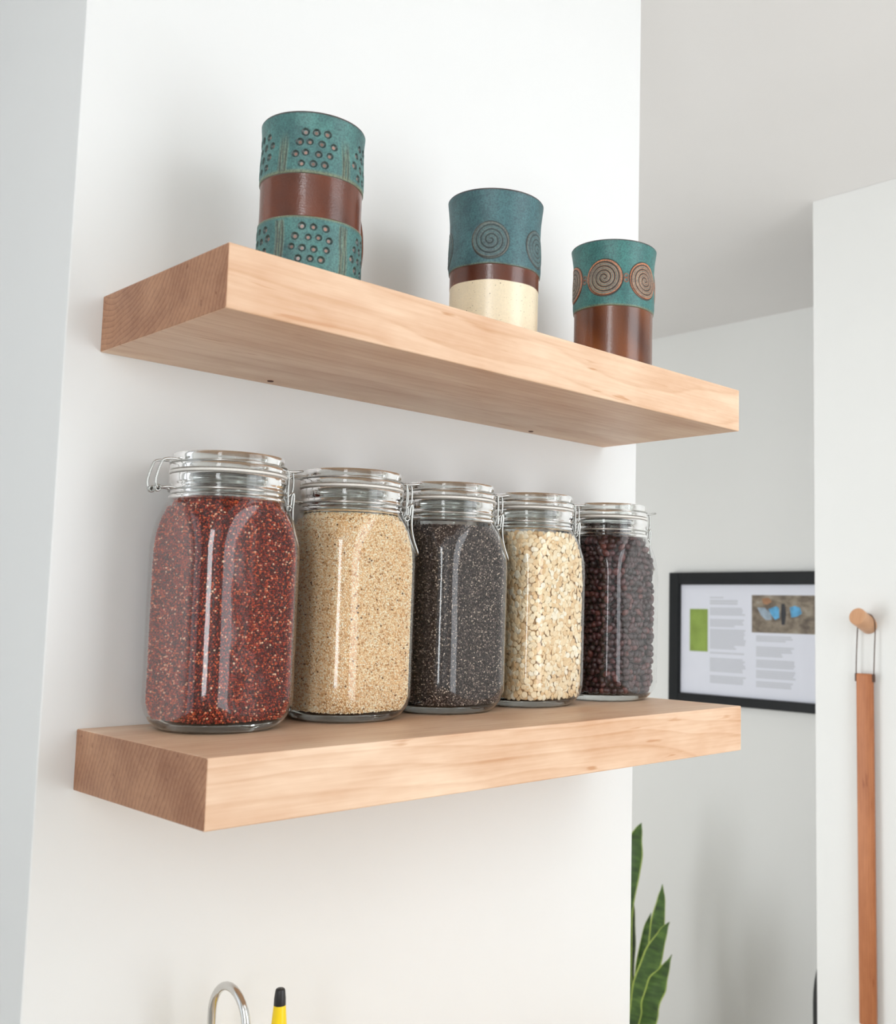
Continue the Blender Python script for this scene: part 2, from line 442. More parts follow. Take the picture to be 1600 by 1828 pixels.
def pot_mesh(name, H, prof, deco, nt=720, nz=420, wall=.0035, z0=.0015):
    th = np.linspace(0, 2 * PI, nt, endpoint=False)
    zz = np.linspace(z0, H, nz)
    Z, T = np.meshgrid(zz, th, indexing='ij')
    Rr = np.interp(zz, [p[0] for p in prof], [p[1] for p in prof])
    k = np.ones(15) / 15; Rp = np.pad(Rr, 7, mode='edge'); Rr = np.convolve(Rp, k, 'valid')
    R = np.repeat(Rr[:, None], nt, 1)
    disp, col, rough = deco(T, Z, R)
    Ro = R + disp
    outer = np.stack([Ro * np.cos(T), Ro * np.sin(T), Z], -1)
    rings = [outer]; cols = [np.concatenate([col, rough[..., None]], -1)]
    def ring(r, z, c, ro):
        rr = np.broadcast_to(np.asarray(r, float), (nt,))
        rings.append(np.stack([rr * np.cos(th), rr * np.sin(th), np.full(nt, z)], -1)[None])
        cols.append(np.concatenate([np.broadcast_to(c, (nt, 3)), np.full((nt, 1), ro)], -1)[None])
    rt = Rr[-1]
    ring(rt - .0006, H + .0009, BROWN_D, .4); ring(rt - wall * .5, H + .0013, BROWN_D, .4); ring(rt - wall + .0004, H + .0008, BROWN_D, .4)
    for z in np.linspace(H - .002, .006, 12):
        ring(np.interp(z, zz, Rr) - wall, z, BROWN * .8, .3)
    ring(.02, .0055, BROWN * .8, .3); ring(.0005, .0055, BROWN * .8, .3)
    V = np.concatenate(rings, 0); C = np.concatenate(cols, 0); K = V.shape[0]
    # foot: rings below the outer wall
    foot_r = [Rr[0] - .0012, Rr[0] - .004, .0005]; foot_z = [0.0, 0.0, .001]
    FV = np.stack([np.stack([np.full(nt, r) * np.cos(th), np.full(nt, r) * np.sin(th), np.full(nt, z)], -1) for r, z in zip(foot_r[::-1], foot_z[::-1])])
    FC = np.concatenate([np.broadcast_to(BROWN_D, (3, nt, 3)), np.full((3, nt, 1), .6)], -1)
    V = np.concatenate([FV, V], 0); C = np.concatenate([FC, C], 0); K += 3
    idx = np.arange(K * nt).reshape(K, nt)
    a = idx[:-1]; b = np.roll(a, -1, 1); d = idx[1:]; c = np.roll(d, -1, 1)
    F = np.stack([a, b, c, d], -1).reshape(-1, 4)
    me = np_mesh(name, V.reshape(-1, 3), F)
    at = me.color_attributes.new('glaze', 'FLOAT_COLOR', 'POINT')
    at.data.foreach_set('color', C.reshape(-1, 4).astype(np.float32).ravel())
    return me

def vnoise(T, Z, R, f, seed=0):
    """cheap smooth wobble from a few sines around the pot"""
    r = np.random.default_rng(seed); o = np.zeros_like(T)
    for i in range(5):
        kx = r.integers(1, 7) * f; kz = r.uniform(20, 120) * f
        o += np.sin(kx * T + kz * Z + r.uniform(0, 6.28)) / 5
    return o

def teal_base(T, Z, R, c0, c1, seed):
    f = .5 + .5 * vnoise(T, Z, R, 1, seed)
    return mix(np.broadcast_to(c0, T.shape + (3,)), c1, f * .7)

def angd(T, t0): return (T - t0 + PI) % (2 * PI) - PI

def deco_dots(T, Z, R):
    B0, B1 = .0624, .0985
    wob = vnoise(T, Z * 0, R, 1, 3) * .0006
    z = Z + wob
    col = teal_base(T, Z, R, TEAL, TEAL_D, 1); rough = np.full(T.shape, .50); disp = np.zeros_like(T)
    band = sstep(B0 - .0004, B0 + .0004, z) * (1 - sstep(B1 - .0004, B1 + .0004, z))
    # olive breaking of the glaze next to the band
    ol = np.clip((1 - sstep(0.0, .0042, z - B1)) * sstep(B1 - .0002, B1 + .0006, z) + (1 - sstep(0, .0028, B0 - z)) * (z < B0), 0, 1)
    col = mix(col, OLIVE, ol * .8)
    bcol = mix(np.broadcast_to(BROWN, T.shape + (3,)), BROWN_D, .5 + .5 * vnoise(T, Z, R, 1.0, 9))
    col = col * (1 - band[..., None]) + bcol * band[..., None]
    rough = rough * (1 - band) + .21 * band
    disp += -.0009 * band
    pits = []
    r = np.random.default_rng(4)
    for k in range(5):
        tc = math.radians(-121 + 72 * k)
        for zb in (.0983, .0183):
            for row, (n, dz) in enumerate(((3, .0350), (4, .0262), (4, .0170), (3, .0082))):
                for i in range(n):
                    off = (i - (n - 1) / 2) * 12.4 + (1.2 if row == 1 else -3.2 if row == 2 else -1.5 if row == 3 else 1.5)
                    pits.append((tc + math.radians(off + r.normal(0, .6)), zb + dz + r.normal(0, .0004), r.uniform(.0028, .0034), r.uniform()))
        for zt0, zt1 in ((.0990, .137), (.004, .0605)):
            for dl in (-3.2, 0.6, 3.2):
                tl = tc + math.radians(36 + dl) + .012 * np.sin(Z * 160 + k + dl)
                d = np.abs(angd(T, tl)) * R
                m = (1 - sstep(.0003, .0009, d)) * sstep(zt0, zt0 + .003, Z) * (1 - sstep(zt1 - .022 if zt1 > .1 else zt1 - .003, zt1, Z))
                m = m * (.55 if dl == .6 else 1)
                disp -= .0006 * m; col = mix(col, lin3(86, 78, 62), m * .8)
                hl = np.exp(-((d - .0014) / .0006) ** 2) * sstep(zt0, zt0 + .003, Z) * (1 - sstep(zt1 - .02 if zt1 > .1 else zt1 - .003, zt1, Z))
                col = mix(col, lin3(128, 132, 104), hl * .5); disp += .0003 * hl
    for (tp, zp, rp, u) in pits:
        jm = np.abs((T[0] - tp + PI) % (2 * PI) - PI) < .12
        im = np.abs(Z[:, 0] - zp) < .0045
        if not im.any(): continue
        ii = np.where(im)[0]; jj = np.where(jm)[0]; s = np.ix_(ii, jj)
        d = np.hypot(angd(T[s], tp) * R[s], Z[s] - zp)
        hole = 1 - sstep(rp * .55, rp, d)
        disp[s] -= .0013 * hole
        disp[s] += .0003 * np.exp(-((d - rp * 1.12) / .0005) ** 2)
        rim = np.exp(-((d - rp * .78) / (rp * .24)) ** 2)
        ctr = 1 - sstep(rp * .3, rp * .6, d)
        c = mix(col[s], DARK, rim * .9)
        col[s] = mix(c, PINK * (.7 + .9 * u), ctr * .85)
        rough[s] = rough[s] * (1 - hole * .5)
    rim = sstep(.1488, .1500, Z); col = mix(col, BROWN_D, rim * .9)
    disp += vnoise(T, Z, R, .5, 2) * .0004
    return disp, col, rough

def spiral(T, Z, R, disp, col, tc, zc, rad, pitch, groove_c, ridge_c, ridge_amt, groove_amt, depth, hand=1):
    dx = angd(T, tc) * R; dz = Z - zc
    rho = np.hypot(dx, dz); phi = np.arctan2(dz, dx) * hand
    ph = (rho / pitch - phi / (2 * PI)) % 1.0
    inside = 1 - sstep(rad - .0004, rad + .0002, rho)
    g = np.exp(-((ph - .5) / .13) ** 2) * inside * sstep(.0004, .0016, rho)
    rd = np.exp(-((np.abs(ph - .5) - .28) / .12) ** 2) * inside
    edge = np.exp(-((rho - rad) / .0005) ** 2)
    halo = np.exp(-((rho - rad + .0012) / .0009) ** 2)
    disp -= depth * (g + .8 * edge); disp += depth * .8 * inside
    col = mix(col, ridge_c, np.clip(rd * ridge_amt + halo * ridge_amt, 0, 1))
    col = mix(col, groove_c, np.clip(g * groove_amt + edge * groove_amt * .9, 0, 1))
    return disp, col

def deco_cream(T, Z, R):
    B0, B1 = .0574, .0726
    z = Z + vnoise(T, Z * 0, R, 1, 13) * .0005
    col = teal_base(T, Z, R, TEAL_B * 1.0, TEAL_D * .9, 11); rough = np.full(T.shape, .50); disp = np.zeros_like(T)
    for k in range(5):
        disp, col = spiral(T, Z, R, disp, col, math.radians(-139 + 70 * k), .0955, .0185, .0046, lin3(48, 48, 46), lin3(124, 112, 96), .3 if k else .45, .85, .0006, -1)
    up = sstep(B1 - .0004, B1 + .0004, z)
    ol = (1 - sstep(0, .002, z - B1)) * up
    col = mix(col, OLIVE, ol * .5)
    bcol = mix(np.broadcast_to(BROWN, T.shape + (3,)), BROWN_D, .5 + .5 * vnoise(T, Z, R, 1, 19))
    col = bcol * (1 - up[..., None]) + col * up[..., None]; rough = .21 * (1 - up) + rough * up
    disp = disp * up - .0009 * (1 - up)
    lo = 1 - sstep(B0 - .0003, B0 + .0003, z)
    ccol = np.broadcast_to(CREAM, T.shape + (3,)).copy()
    r = np.random.default_rng(8)
    for i in range(330):
        tp = r.uniform(-PI, PI); zp = r.uniform(.003, B0); rp = r.choice([.00025, .0004, .0006], p=[.6, .3, .1])
        ii = np.where(np.abs(Z[:, 0] - zp) < .0016)[0]; jj = np.where(np.abs((T[0] - tp + PI) % (2 * PI) - PI) < .04)[0]
        s = np.ix_(ii, jj)
        d = np.hypot(angd(T[s], tp) * R[s], Z[s] - zp)
        ccol[s] = mix(ccol[s], lin3(104, 78, 56), (1 - sstep(rp * .6, rp * 1.3, d)) * .85)
    col = ccol * lo[..., None] + col * (1 - lo[..., None]); rough = .28 * lo + rough * (1 - lo)
    disp -= .0002 * lo
    rim = sstep(.1438, .1450, Z); col = mix(col, BROWN_D, rim * .85)
    disp += vnoise(T, Z, R, .5, 12) * .0003
    return disp, col, rough

def deco_spirals(T, Z, R):
    B1 = .0735
    z = Z + vnoise(T, Z * 0, R, 1, 23) * .0008
    col = teal_base(T, Z, R, lin3(62, 128, 122), lin3(40, 98, 98), 21); rough = np.full(T.shape, .47); disp = np.zeros_like(T)
    for k in range(6):
        tc = math.radians(-153 + 61 * k) if k < 5 else math.radians(-153 + 61 * 4 + 55)
        disp, col = spiral(T, Z, R, disp, col, tc, .1042, .0205, .0046, lin3(66, 38, 30), lin3(204, 126, 82), .72 if k != 1 else .92, .95, .0009, 1)
        tb = tc + math.radians(30.5)
        for dzz in (-.0022, .0022):
            d = np.hypot(angd(T, tb) * R, Z - .1042 - dzz)
            ringm = np.exp(-((d - .0022) / .0008) ** 2)
            col = mix(col, lin3(150, 84, 52), ringm * .9); disp += .0005 * ringm
    up = sstep(B1 - .0005, B1 + .0005, z)
    ol = (1 - sstep(0, .003, z - B1)) * up
    col = mix(col, OLIVE, ol * .75)
    bcol = mix(np.broadcast_to(lin3(142, 78, 34), T.shape + (3,)), lin3(72, 38, 26), .5 + .5 * vnoise(T, Z, R, 1, 29))
    bcol = mix(bcol, BROWN_D * .8, (1 - sstep(.004, .022, Z)) * .7)
    col = bcol * (1 - up[..., None]) + col * up[..., None]; rough = .21 * (1 - up) + rough * up
    disp = disp * up - .0009 * (1 - up)
    rim = sstep(.1440, .1450, Z); col = mix(col, BROWN_D, rim * .8)
    disp += vnoise(T, Z, R, .5, 22) * .0003
    return disp, col, rough

def mug(label, x, y, H, prof, deco, handle_deg, handle):
    t = thing('mug', label, 'mug', (x, y, Z_UP), 0, 'handmade stoneware mugs on the upper shelf')
    link('body', pot_mesh('mug_body', H, prof, deco), M['glaze'], t)
    if handle:
        a = math.radians(handle_deg); d = Vector((math.cos(a), math.sin(a), 0)); r0 = np.interp(.05, [p[0] for p in prof], [p[1] for p in prof])
        pts = [(r0 - .002, .105), (r0 + .012, .109), (r0 + .026, .100), (r0 + .033, .080), (r0 + .030, .056), (r0 + .018, .038), (r0 - .002, .034)]
        P = spline([d * r + Vector((0, 0, z)) for r, z in pts], 8)
        n = len(P); rad = [.0052 + .0016 * abs(2 * i / (n - 1) - 1) for i in range(n)]
        h = link('handle', tube('mug_handle', [(P, rad, False)], 16), M['brown_glaze'], t)
        h['label'] = 'brown glazed pulled handle'
    return t

mug('teal mug with dimpled panels and a broad brown waist band, leftmost on the upper shelf', .1255, -.110, .1500,
    [(0, .0432), (.03, .0437), (.0624, .0434), (.08, .0432), (.0985, .0434), (.115, .0433), (.128, .0426), (.142, .0429), (.15, .0436)], deco_dots, 23, True)
mug('flared teal mug with faint spirals above a speckled cream base, middle of the three mugs', .332, -.120, .1450,
    [(0, .0446), (.05, .0448), (.0574, .0449), (.0726, .0450), (.078, .0458), (.095, .0457), (.112, .0449), (.125, .0452), (.138, .0465), (.145, .0474)], deco_cream, 30, False)
mug('teal mug with tan coiled spirals over a brown lower half, nearest the right shelf end', .5145, -.120, .1450,
    [(0, .0444), (.05, .0445), (.0735, .0446), (.080, .0454), (.105, .0454), (.118, .0447), (.130, .0454), (.140, .0468), (.145, .0478)], deco_spirals, 30, False)

# ------------------------------------------------------------------ jars
JA = .0492                          # half width across the flat faces
def jar_R(z):
    zs = [0, .0008, .0025, .006, .012, .020, .140, .150, .160, .170, .179, .186, .190]
    rs = [.0420, .0460, .0494, .0530, .0574, .0604, .0610, .0604, .0586, .0554, .0514, .0480, .0470]
    return np.interp(z, zs, rs)

def jar_r(th, z, inset=0.0):
    """flat faced jar: a turned shape cut by four vertical planes, edges softened"""
    ph = (th + PI / 4) % (PI / 2) - PI / 4
    A = jar_R(z) - inset; B = (JA - inset) / np.cos(ph)
    k = .0052
    h = np.clip(.5 + .5 * (B - A) / k, 0, 1)
    return B * (1 - h) + A * h - k * h * (1 - h)

def jar_shell(name, zs, n=192, inset=0.0, cap0=False, cap1=False):
    th = np.linspace(0, 2 * PI, n, endpoint=False); zs = np.asarray(zs)
    Z, T = np.meshgrid(zs, th, indexing='ij')
    R = jar_r(T, Z, inset)
    V = np.stack([R * np.cos(T), R * np.sin(T), Z], -1).reshape(-1, 3)
    idx = np.arange(len(zs) * n).reshape(len(zs), n)
    a = idx[:-1]; b = np.roll(a, -1, 1); d = idx[1:]; c = np.roll(d, -1, 1)
    F = [tuple(x) for x in np.stack([a, b, c, d], -1).reshape(-1, 4)]
    if cap0: F.append(tuple(int(i) for i in idx[0][::-1]))
    if cap1: F.append(tuple(int(i) for i in idx[-1]))
    return np_mesh(name, V, F)

ico_cache = {}
def ico(sub):
    if sub not in ico_cache:
        bm = bmesh.new(); bmesh.ops.create_icosphere(bm, subdivisions=sub, radius=1.0)
        bm.verts.ensure_lookup_table()
        v = np.array([tuple(x.co) for x in bm.verts]); f = np.array([[q.index for q in p.verts] for p in bm.faces]); bm.free()
        ico_cache[sub] = (v, f)
    return ico_cache[sub]

def disc_shape():
    bm = bmesh.new(); bmesh.ops.create_circle(bm, cap_ends=False, segments=9, radius=1.0)
    n = 9; v = []; 
    for zc, r in ((-1, .75), (-.3, 1.0), (.5, .95), (1, .65)):
        for j in range(n):
            a = 2 * PI * j / n; v.append((r * math.cos(a), r * math.sin(a), zc))
    v += [(0, 0, -.8), (0, 0, .6)]
    f = []
    for i in range(3):
        for j in range(n):
            j2 = (j + 1) % n
            f.append((i * n + j, i * n + j2, (i + 1) * n + j2)); f.append((i * n + j, (i + 1) * n + j2, (i + 1) * n + j))
    for j in range(n):
        j2 = (j + 1) % n
        f.append((4 * n, j2, j)); f.append((4 * n + 1, 3 * n + j, 3 * n + j2))
    bm.free()
    return np.array(v), np.array(f)

def rand_rot(n, r):
    q = r.normal(size=(n, 4)); q /= np.linalg.norm(q, axis=1)[:, None]
    w, x, y, z = q.T
    return np.stack([np.stack([1 - 2 * (y * y + z * z), 2 * (x * y - z * w), 2 * (x * z + y * w)], -1),
                     np.stack([2 * (x * y + z * w), 1 - 2 * (x * x + z * z), 2 * (y * z - x * w)], -1),
                     np.stack([2 * (x * z - y * w), 2 * (y * z + x * w), 1 - 2 * (x * x + y * y)], -1)], 1)

NECK_IN = .0428
def fill_mesh(name, ztop, g, dims, shape, seed, depth_layers=1, flat=False, spacing=.92, jitter=.32):
    r = np.random.default_rng(seed)
    wall = .0029
    def rin(t, z):
        a = jar_r(t, np.minimum(z, .187), wall)
        return np.where(z > .186, NECK_IN - .0008, np.minimum(a, np.where(z > .180, NECK_IN + (.0186 - (z - .168)) * .35, 9)))
    P = []; Nn = []
    for layer in range(depth_layers):
        dz = g * spacing * .866
        zrow = np.arange(.0085 + g * .4, ztop, dz)
        for i, z in enumerate(zrow):
            per = 2 * PI * .052; n = int(per / (g * spacing))
            t = (np.arange(n) + (i % 2) * .5 + layer * .3) * 2 * PI / n + r.normal(0, jitter * g / .052 * .5, n)
            zz = z + r.normal(0, jitter * g * .4, n)
            zz = np.clip(zz, .008 + g * .3, ztop)
            inset = g * .5 * (dims[2] * 1.6 if flat else max(1, dims[0] * .96)) + np.abs(r.normal(0, g * .12, n)) + layer * g * .8
            rr = rin(t, zz) - inset
            P.append(np.stack([rr * np.cos(t), rr * np.sin(t), zz], -1))
            e = 1e-3
            nx = np.stack([np.cos(t), np.sin(t), 0 * t], -1)
            # outward normal from finite differences
            ra = rin(t + e, zz); rb = rin(t - e, zz)
            tang = np.stack([ra * np.cos(t + e) - rb * np.cos(t - e), ra * np.sin(t + e) - rb * np.sin(t - e), 0 * t], -1)
            nn = np.stack([tang[:, 1], -tang[:, 0], 0 * t], -1); nn /= np.linalg.norm(nn, axis=1)[:, None]
            Nn.append(nn)
    # top surface
    nt_ = int(PI * .042 ** 2 / (g * spacing) ** 2)
    rr = np.sqrt(r.uniform(0, 1, nt_)) * .040; tt = r.uniform(0, 2 * PI, nt_)
    P.append(np.stack([rr * np.cos(tt), rr * np.sin(tt), np.full(nt_, ztop - g * .3) + r.normal(0, g * .15, nt_)], -1)); Nn.append(np.tile([0, 0, 1.0], (nt_, 1)))
    P = np.concatenate(P); Nn = np.concatenate(Nn); n = len(P)
    sv, sf = shape
    sc = np.array(dims)[None] * g * .5 * r.uniform(.86, 1.12, (n, 1)) * np.array([1, 1, 1])[None] * r.uniform(.9, 1.1, (n, 3))
    if flat:
        z_ax = Nn + r.normal(0, .13, (n, 3)); z_ax /= np.linalg.norm(z_ax, axis=1)[:, None]
        rv = r.normal(size=(n, 3)); x_ax = np.cross(rv, z_ax); x_ax /= np.linalg.norm(x_ax, axis=1)[:, None]
        y_ax = np.cross(z_ax, x_ax); Rm = np.stack([x_ax, y_ax, z_ax], -1)
    else:
        Rm = rand_rot(n, r)
    V = np.einsum('nij,nkj->nki', Rm, sv[None] * sc[:, None, :]) + P[:, None, :]
    F = sf[None] + (np.arange(n) * len(sv))[:, None, None]
    V = V.reshape(-1, 3); F = F.reshape(-1, 3)
    # solid core in a darker colour, painting the shade between grains
    nc = 64; th = np.linspace(0, 2 * PI, nc, endpoint=False); zs = np.concatenate([np.linspace(.009, .17, 12), np.linspace(.172, ztop - g * .6, 6)])
    Z, T = np.meshgrid(zs, th, indexing='ij'); R = rin(T, Z) - g * (.85 if not flat else .5)
    CV = np.stack([R * np.cos(T), R * np.sin(T), Z], -1).reshape(-1, 3); CV = np.concatenate([CV, [[0, 0, .009], [0, 0, ztop - g * .6]]])
    idx = np.arange(len(zs) * nc).reshape(len(zs), nc); a = idx[:-1]; b = np.roll(a, -1, 1); d = idx[1:]; c = np.roll(d, -1, 1)
    CF = np.concatenate([np.stack([a, b, c], -1).reshape(-1, 3), np.stack([a, c, d], -1).reshape(-1, 3),
                         np.stack([np.roll(idx[0], -1), idx[0], np.full(nc, len(zs) * nc)], -1), np.stack([idx[-1], np.roll(idx[-1], -1), np.full(nc, len(zs) * nc + 1)], -1)])
    F = np.concatenate([F, CF + len(V)]); V = np.concatenate([V, CV])
    me = np_mesh(name, V, F)
    nc_f = len(CF); mi = np.zeros(len(F), dtype=np.int32); mi[len(F) - nc_f:] = 1
    me['core_faces'] = nc_f
    if len(me.polygons) == len(mi): me.polygons.foreach_set('material_index', mi)
    return me

def arc3(f, n=24): return [f(i / (n - 1)) for i in range(n)]

JAR = {}
def jar_parts():
    zs = np.concatenate([[.0004, .0012, .0025, .004, .006, .009, .012, .016, .020, .026], np.linspace(.034, .136, 12), np.linspace(.139, .187, 34)])
    JAR['body'] = jar_shell('jar_body', zs)
    zs2 = [.0003, .0010, .0022, .004, .006, .0072]
    JAR['base'] = jar_shell('jar_base', zs2, 160, .0006, True, True)
    # turned neck with its beads
    out = [(.0424, .1855), (.0462, .1855), (.0474, .1868), (.0478, .1882), (.0470, .1897), (.0461, .1905), (.0458, .1918), (.0466, .1930), (.0470, .1945), (.0466, .1960),
           (.0460, .1970), (.0460, .1982), (.0470, .1992), (.0474, .2010), (.0474, .2050), (.0470, .2066), (.0462, .2072), (.0440, .2072), (.0430, .2060), (.0428, .2000), (.0428, .1900)]
    JAR['neck'] = smooth_by_angle(lathe('jar_neck', out[::-1], 128, close=True), 50)
    JAR['gasket'] = lathe('jar_gasket', [(.0410, .2075), (.0466, .2075), (.0476, .2080), (.0478, .2088), (.0474, .2096), (.0462, .2099), (.0410, .2099)][::-1], 128, close=True)
    lid = [(.0004, .2125), (.036, .2125), (.0385, .2103), (.0462, .2103), (.0474, .2110), (.0476, .2130), (.0472, .2150), (.0462, .2160), (.0450, .2166), (.0448, .2178), (.0453, .2190), (.0455, .2212),
           (.0455, .2234), (.0450, .2240), (.0004, .2240)]
    JAR['lid'] = smooth_by_angle(lathe('jar_lid', lid[::-1], 128), 50)
    # steel wire: neck ring with the hinge loop on -x, lid ring with the latch link on +x
    wr = .00095
    ring_neck = [(.0474 * math.cos(a), .0474 * math.sin(a), .1937) for a in np.linspace(0, 2 * PI, 97)[:-1]]
    def coil(cx, cy, cz, ax, r=.0021, turns=2.5, w=.0045):
        o = []
        for i in range(int(turns * 12) + 1):
            a = 2 * PI * i / 12; s = (i / (turns * 12) - .5) * w
            if ax == 'y': o.append((cx + r * math.cos(a), cy + s, cz + r * math.sin(a)))
            else: o.append((cx + s, cy + r * math.cos(a), cz + r * math.sin(a)))
        return o
    JAR['neck_wire'] = tube('neck_wire', [(ring_neck, wr, True)], 8)
    hp = []
    loop = spline([(-.0440, -.0085, .2165), (-.0520, -.0085, .2172), (-.0592, -.0085, .2160), (-.0618, -.0085, .2120), (-.0650, -.0085, .2010), (-.0648, -.0082, .1950), (-.0630, -.0070, .1925),
                   (-.0625, .0, .1922), (-.0630, .0070, .1925), (-.0648, .0082, .1950), (-.0650, .0085, .2010), (-.0618, .0085, .2120), (-.0592, .0085, .2160), (-.0520, .0085, .2172), (-.0440, .0085, .2165)], 6)
    hp.append((loop, wr, False))
    for sy in (-1, 1):
        hp.append((spline([(-.0466, sy * .0060, .1937), (-.0530, sy * .0058, .1945), (-.0590, sy * .0056, .1935), (-.0625, sy * .0050, .1924)], 6), wr, False))
        hp.append((coil(-.0628, sy * .0062, .1925, 'y'), wr * .9, False))
    ring_lid = [(.0470 * math.cos(a), .0470 * math.sin(a), .2162) for a in np.linspace(0, 2 * PI, 97)[:-1]]
    hp.append((ring_lid, wr * .8, True))
    JAR['hinge_wire'] = tube('hinge_wire', hp, 8)
    lk = []
    for sy in (-1, 1):
        lk.append((spline([(.0455, sy * .0088, .2160), (.0490, sy * .0090, .2172), (.0505, sy * .0090, .2140), (.0505, sy * .0090, .2000), (.0508, sy * .0090, .1880), (.0512, sy * .0088, .1850)], 6), wr, False))
        lk.append((coil(.0512, sy * .0088, .1845, 'y', .0022, 2.2, .0034), wr, False))
    lk.append((spline([(.0490, -.0070, .2170), (.0560, -.0068, .2172), (.0640, -.0060, .2185), (.0668, -.0030, .2192), (.0668, .0030, .2192), (.0640, .0060, .2185), (.0560, .0068, .2172), (.0490, .0070, .2170)], 6), wr, False))
    for sy in (-1, 1):
        lk.append((spline([(.0560, sy * .0055, .2170), (.0572, sy * .0052, .2100), (.0570, sy * .0050, .2020), (.0560, sy * .0050, .1985)], 5), wr, False))
        lk.append((spline([(.0466, sy * .0058, .1937), (.0520, sy * .0056, .1948), (.0560, sy * .0052, .1985)], 5), wr, False))
    JAR['latch_wire'] = tube('latch_wire', lk, 8)
    half = [(.0512, .0078, .1845), (.0545, .0072, .1880), (.0556, .0066, .1955), (.0572, .0064, .1985), (.0580, .0062, .1940), (.0574, .0058, .1850), (.0580, .0054, .1740), (.0606, .0048, .1640), (.0648, .0038, .1540), (.0660, .0014, .1512)]
    lv = spline([(x, -y, z) for x, y, z in half] + [(x, y, z) for x, y, z in half[::-1]], 5)
    n = len(lv); rad = [.0010 + .0005 * math.exp(-((i / (n - 1) - .5) / .22) ** 2) for i in range(n)]
    JAR['lever'] = tube('latch_lever', [(lv, rad, False)], 8)
jar_parts()
for k_, m_ in (('body', 'glass_thin'), ('base', 'glass_base'), ('neck', 'glass'), ('gasket', 'gasket'), ('lid', 'glass'), ('neck_wire', 'steel'), ('hinge_wire', 'steel'), ('latch_wire', 'steel'), ('lever', 'steel')):
    JAR[k_].materials.append(M[m_])

PART_LABEL = {'lid': 'clear glass lid', 'gasket': 'pale rubber gasket ring', 'neck_wire': 'steel wire ring', 'hinge_wire': 'steel wire hinge loop', 'latch_wire': 'steel wire latch', 'lever': 'steel latch lever'}
def jar(label, x, y, rz, wire_rz):
    t = thing('glass_jar', label, 'jar', (x, y, Z_LOW + .0002), math.radians(rz), 'clip-top glass jars on the lower shelf')
    for k_ in ('body', 'base', 'neck', 'gasket', 'lid', 'neck_wire', 'hinge_wire', 'latch_wire', 'lever'):
        nm = {'body': 'glass_body', 'base': 'glass_base', 'neck': 'glass_neck', 'lever': 'latch_lever'}.get(k_, k_)
        o = link(nm, JAR[k_], None, t)
        if k_ in ('hinge_wire', 'latch_wire', 'lever'): o.rotation_euler = (0, 0, math.radians(wire_rz))
        if k_ in PART_LABEL: o['label'] = PART_LABEL[k_]
    return t

JARS = [(.0899, -.0585, 5, -9), (.2170, -.0570, 3, -21), (.3375, -.0550, 2, -22), (.4550, -.0560, 2, -22), (.5825, -.0570, 2, -20)]
jl = ['largest-looking clip-top glass jar, filled with red quinoa, at the left end of the lower shelf',
      'clip-top glass jar filled with pale quinoa, between the red quinoa and chia jars',
      'clip-top glass jar filled with dark grey chia seeds, middle of the five jars',
      'clip-top glass jar filled with rolled oats, between the chia and black bean jars',
      'clip-top glass jar filled with dark beans, at the right end of the jar row']
for (x, y, rz, w), lab in zip(JARS, jl): jar(lab, x, y, rz, w)

def fill(i, name, label, cat, mesh, mat):
    x, y, rz, w = JARS[i]
    o = link(name, mesh, [mat, CORE_SHADE[name]], None, (x, y, Z_LOW + .0002)); o.rotation_euler = (0, 0, math.radians(rz))
    tag(o, label, cat, None, 'stuff')
CORE_SHADE = {'red_quinoa': plain('red_quinoa_gap_shade', rgb(60, 14, 10), .7), 'pale_quinoa': plain('pale_quinoa_gap_shade', rgb(232, 192, 140), .7), 'chia_seeds': plain('chia_gap_shade', rgb(38, 31, 31), .7),  # core colours darker than the grains: gap shade put into the colour
        'rolled_oats': plain('oat_gap_shade', rgb(214, 178, 130), .7), 'black_beans': plain('bean_gap_shade', rgb(24, 12, 14), .7)}
fill(0, 'red_quinoa', 'dark red quinoa grains filling the leftmost glass jar', 'grain', fill_mesh('red_quinoa', .1868, .0020, (1, 1, .78), ico(1), 1, spacing=.98), M['red_quinoa'])
fill(1, 'pale_quinoa', 'pale tan quinoa grains filling the second jar from the left', 'grain', fill_mesh('pale_quinoa', .1845, .00185, (1, 1, .78), ico(1), 2, spacing=.90), M['white_quinoa'])
fill(2, 'chia_seeds', 'dark grey chia seeds filling the middle glass jar', 'seeds', fill_mesh('chia_seeds', .1825, .0017, (1.15, .8, .7), ico(1), 3), M['chia'])
fill(3, 'rolled_oats', 'cream rolled oat flakes filling the fourth glass jar', 'oats', fill_mesh('rolled_oats', .1815, .0066, (1.08, .96, .15), disc_shape(), 4, 2, True, .72), M['oats'])
fill(4, 'black_beans', 'dark purple-brown beans filling the rightmost glass jar', 'beans', fill_mesh('black_beans', .1985, .0086, (1.12, .86, .80), ico(3), 5, 1, False, .90, .26), M['beans'])

# ------------------------------------------------------------------ counter with tap and bottle (below the frame edge they run on)
CT = .92
t = thing('base_cabinet', 'white base cabinet under the pale worktop below the shelves', 'cabinet', (.34, 0, 0))
link('carcass', MB().box(-.367, .365, -.58, -.003, .09, CT - .03).box(-.34, .34, -.53, -.02, 0, .09).mesh('carcass'), M['cabinet'], t)
for sx in (-1, 1):
    d = link('door', MB().box(-.181, .181, -.019, 0, .10, CT - .034, .002, 1).mesh('door'), M['cabinet'], t, (sx * .1835, -.58, 0))
    link('door_handle', tube('door_handle', [(spline([(0, -.018, .74), (0, -.045, .745), (0, -.045, .80), (0, -.018, .805)], 5), .005, False)], 10), M['chrome'], d, (-sx * .15, 0, 0))
tag(link('worktop', MB().box(-.029, .707, -.62, 0, CT - .03, CT, .003, 2).mesh('worktop'), M['counter']), 'pale worktop against the white wall below the lower shelf', 'worktop')

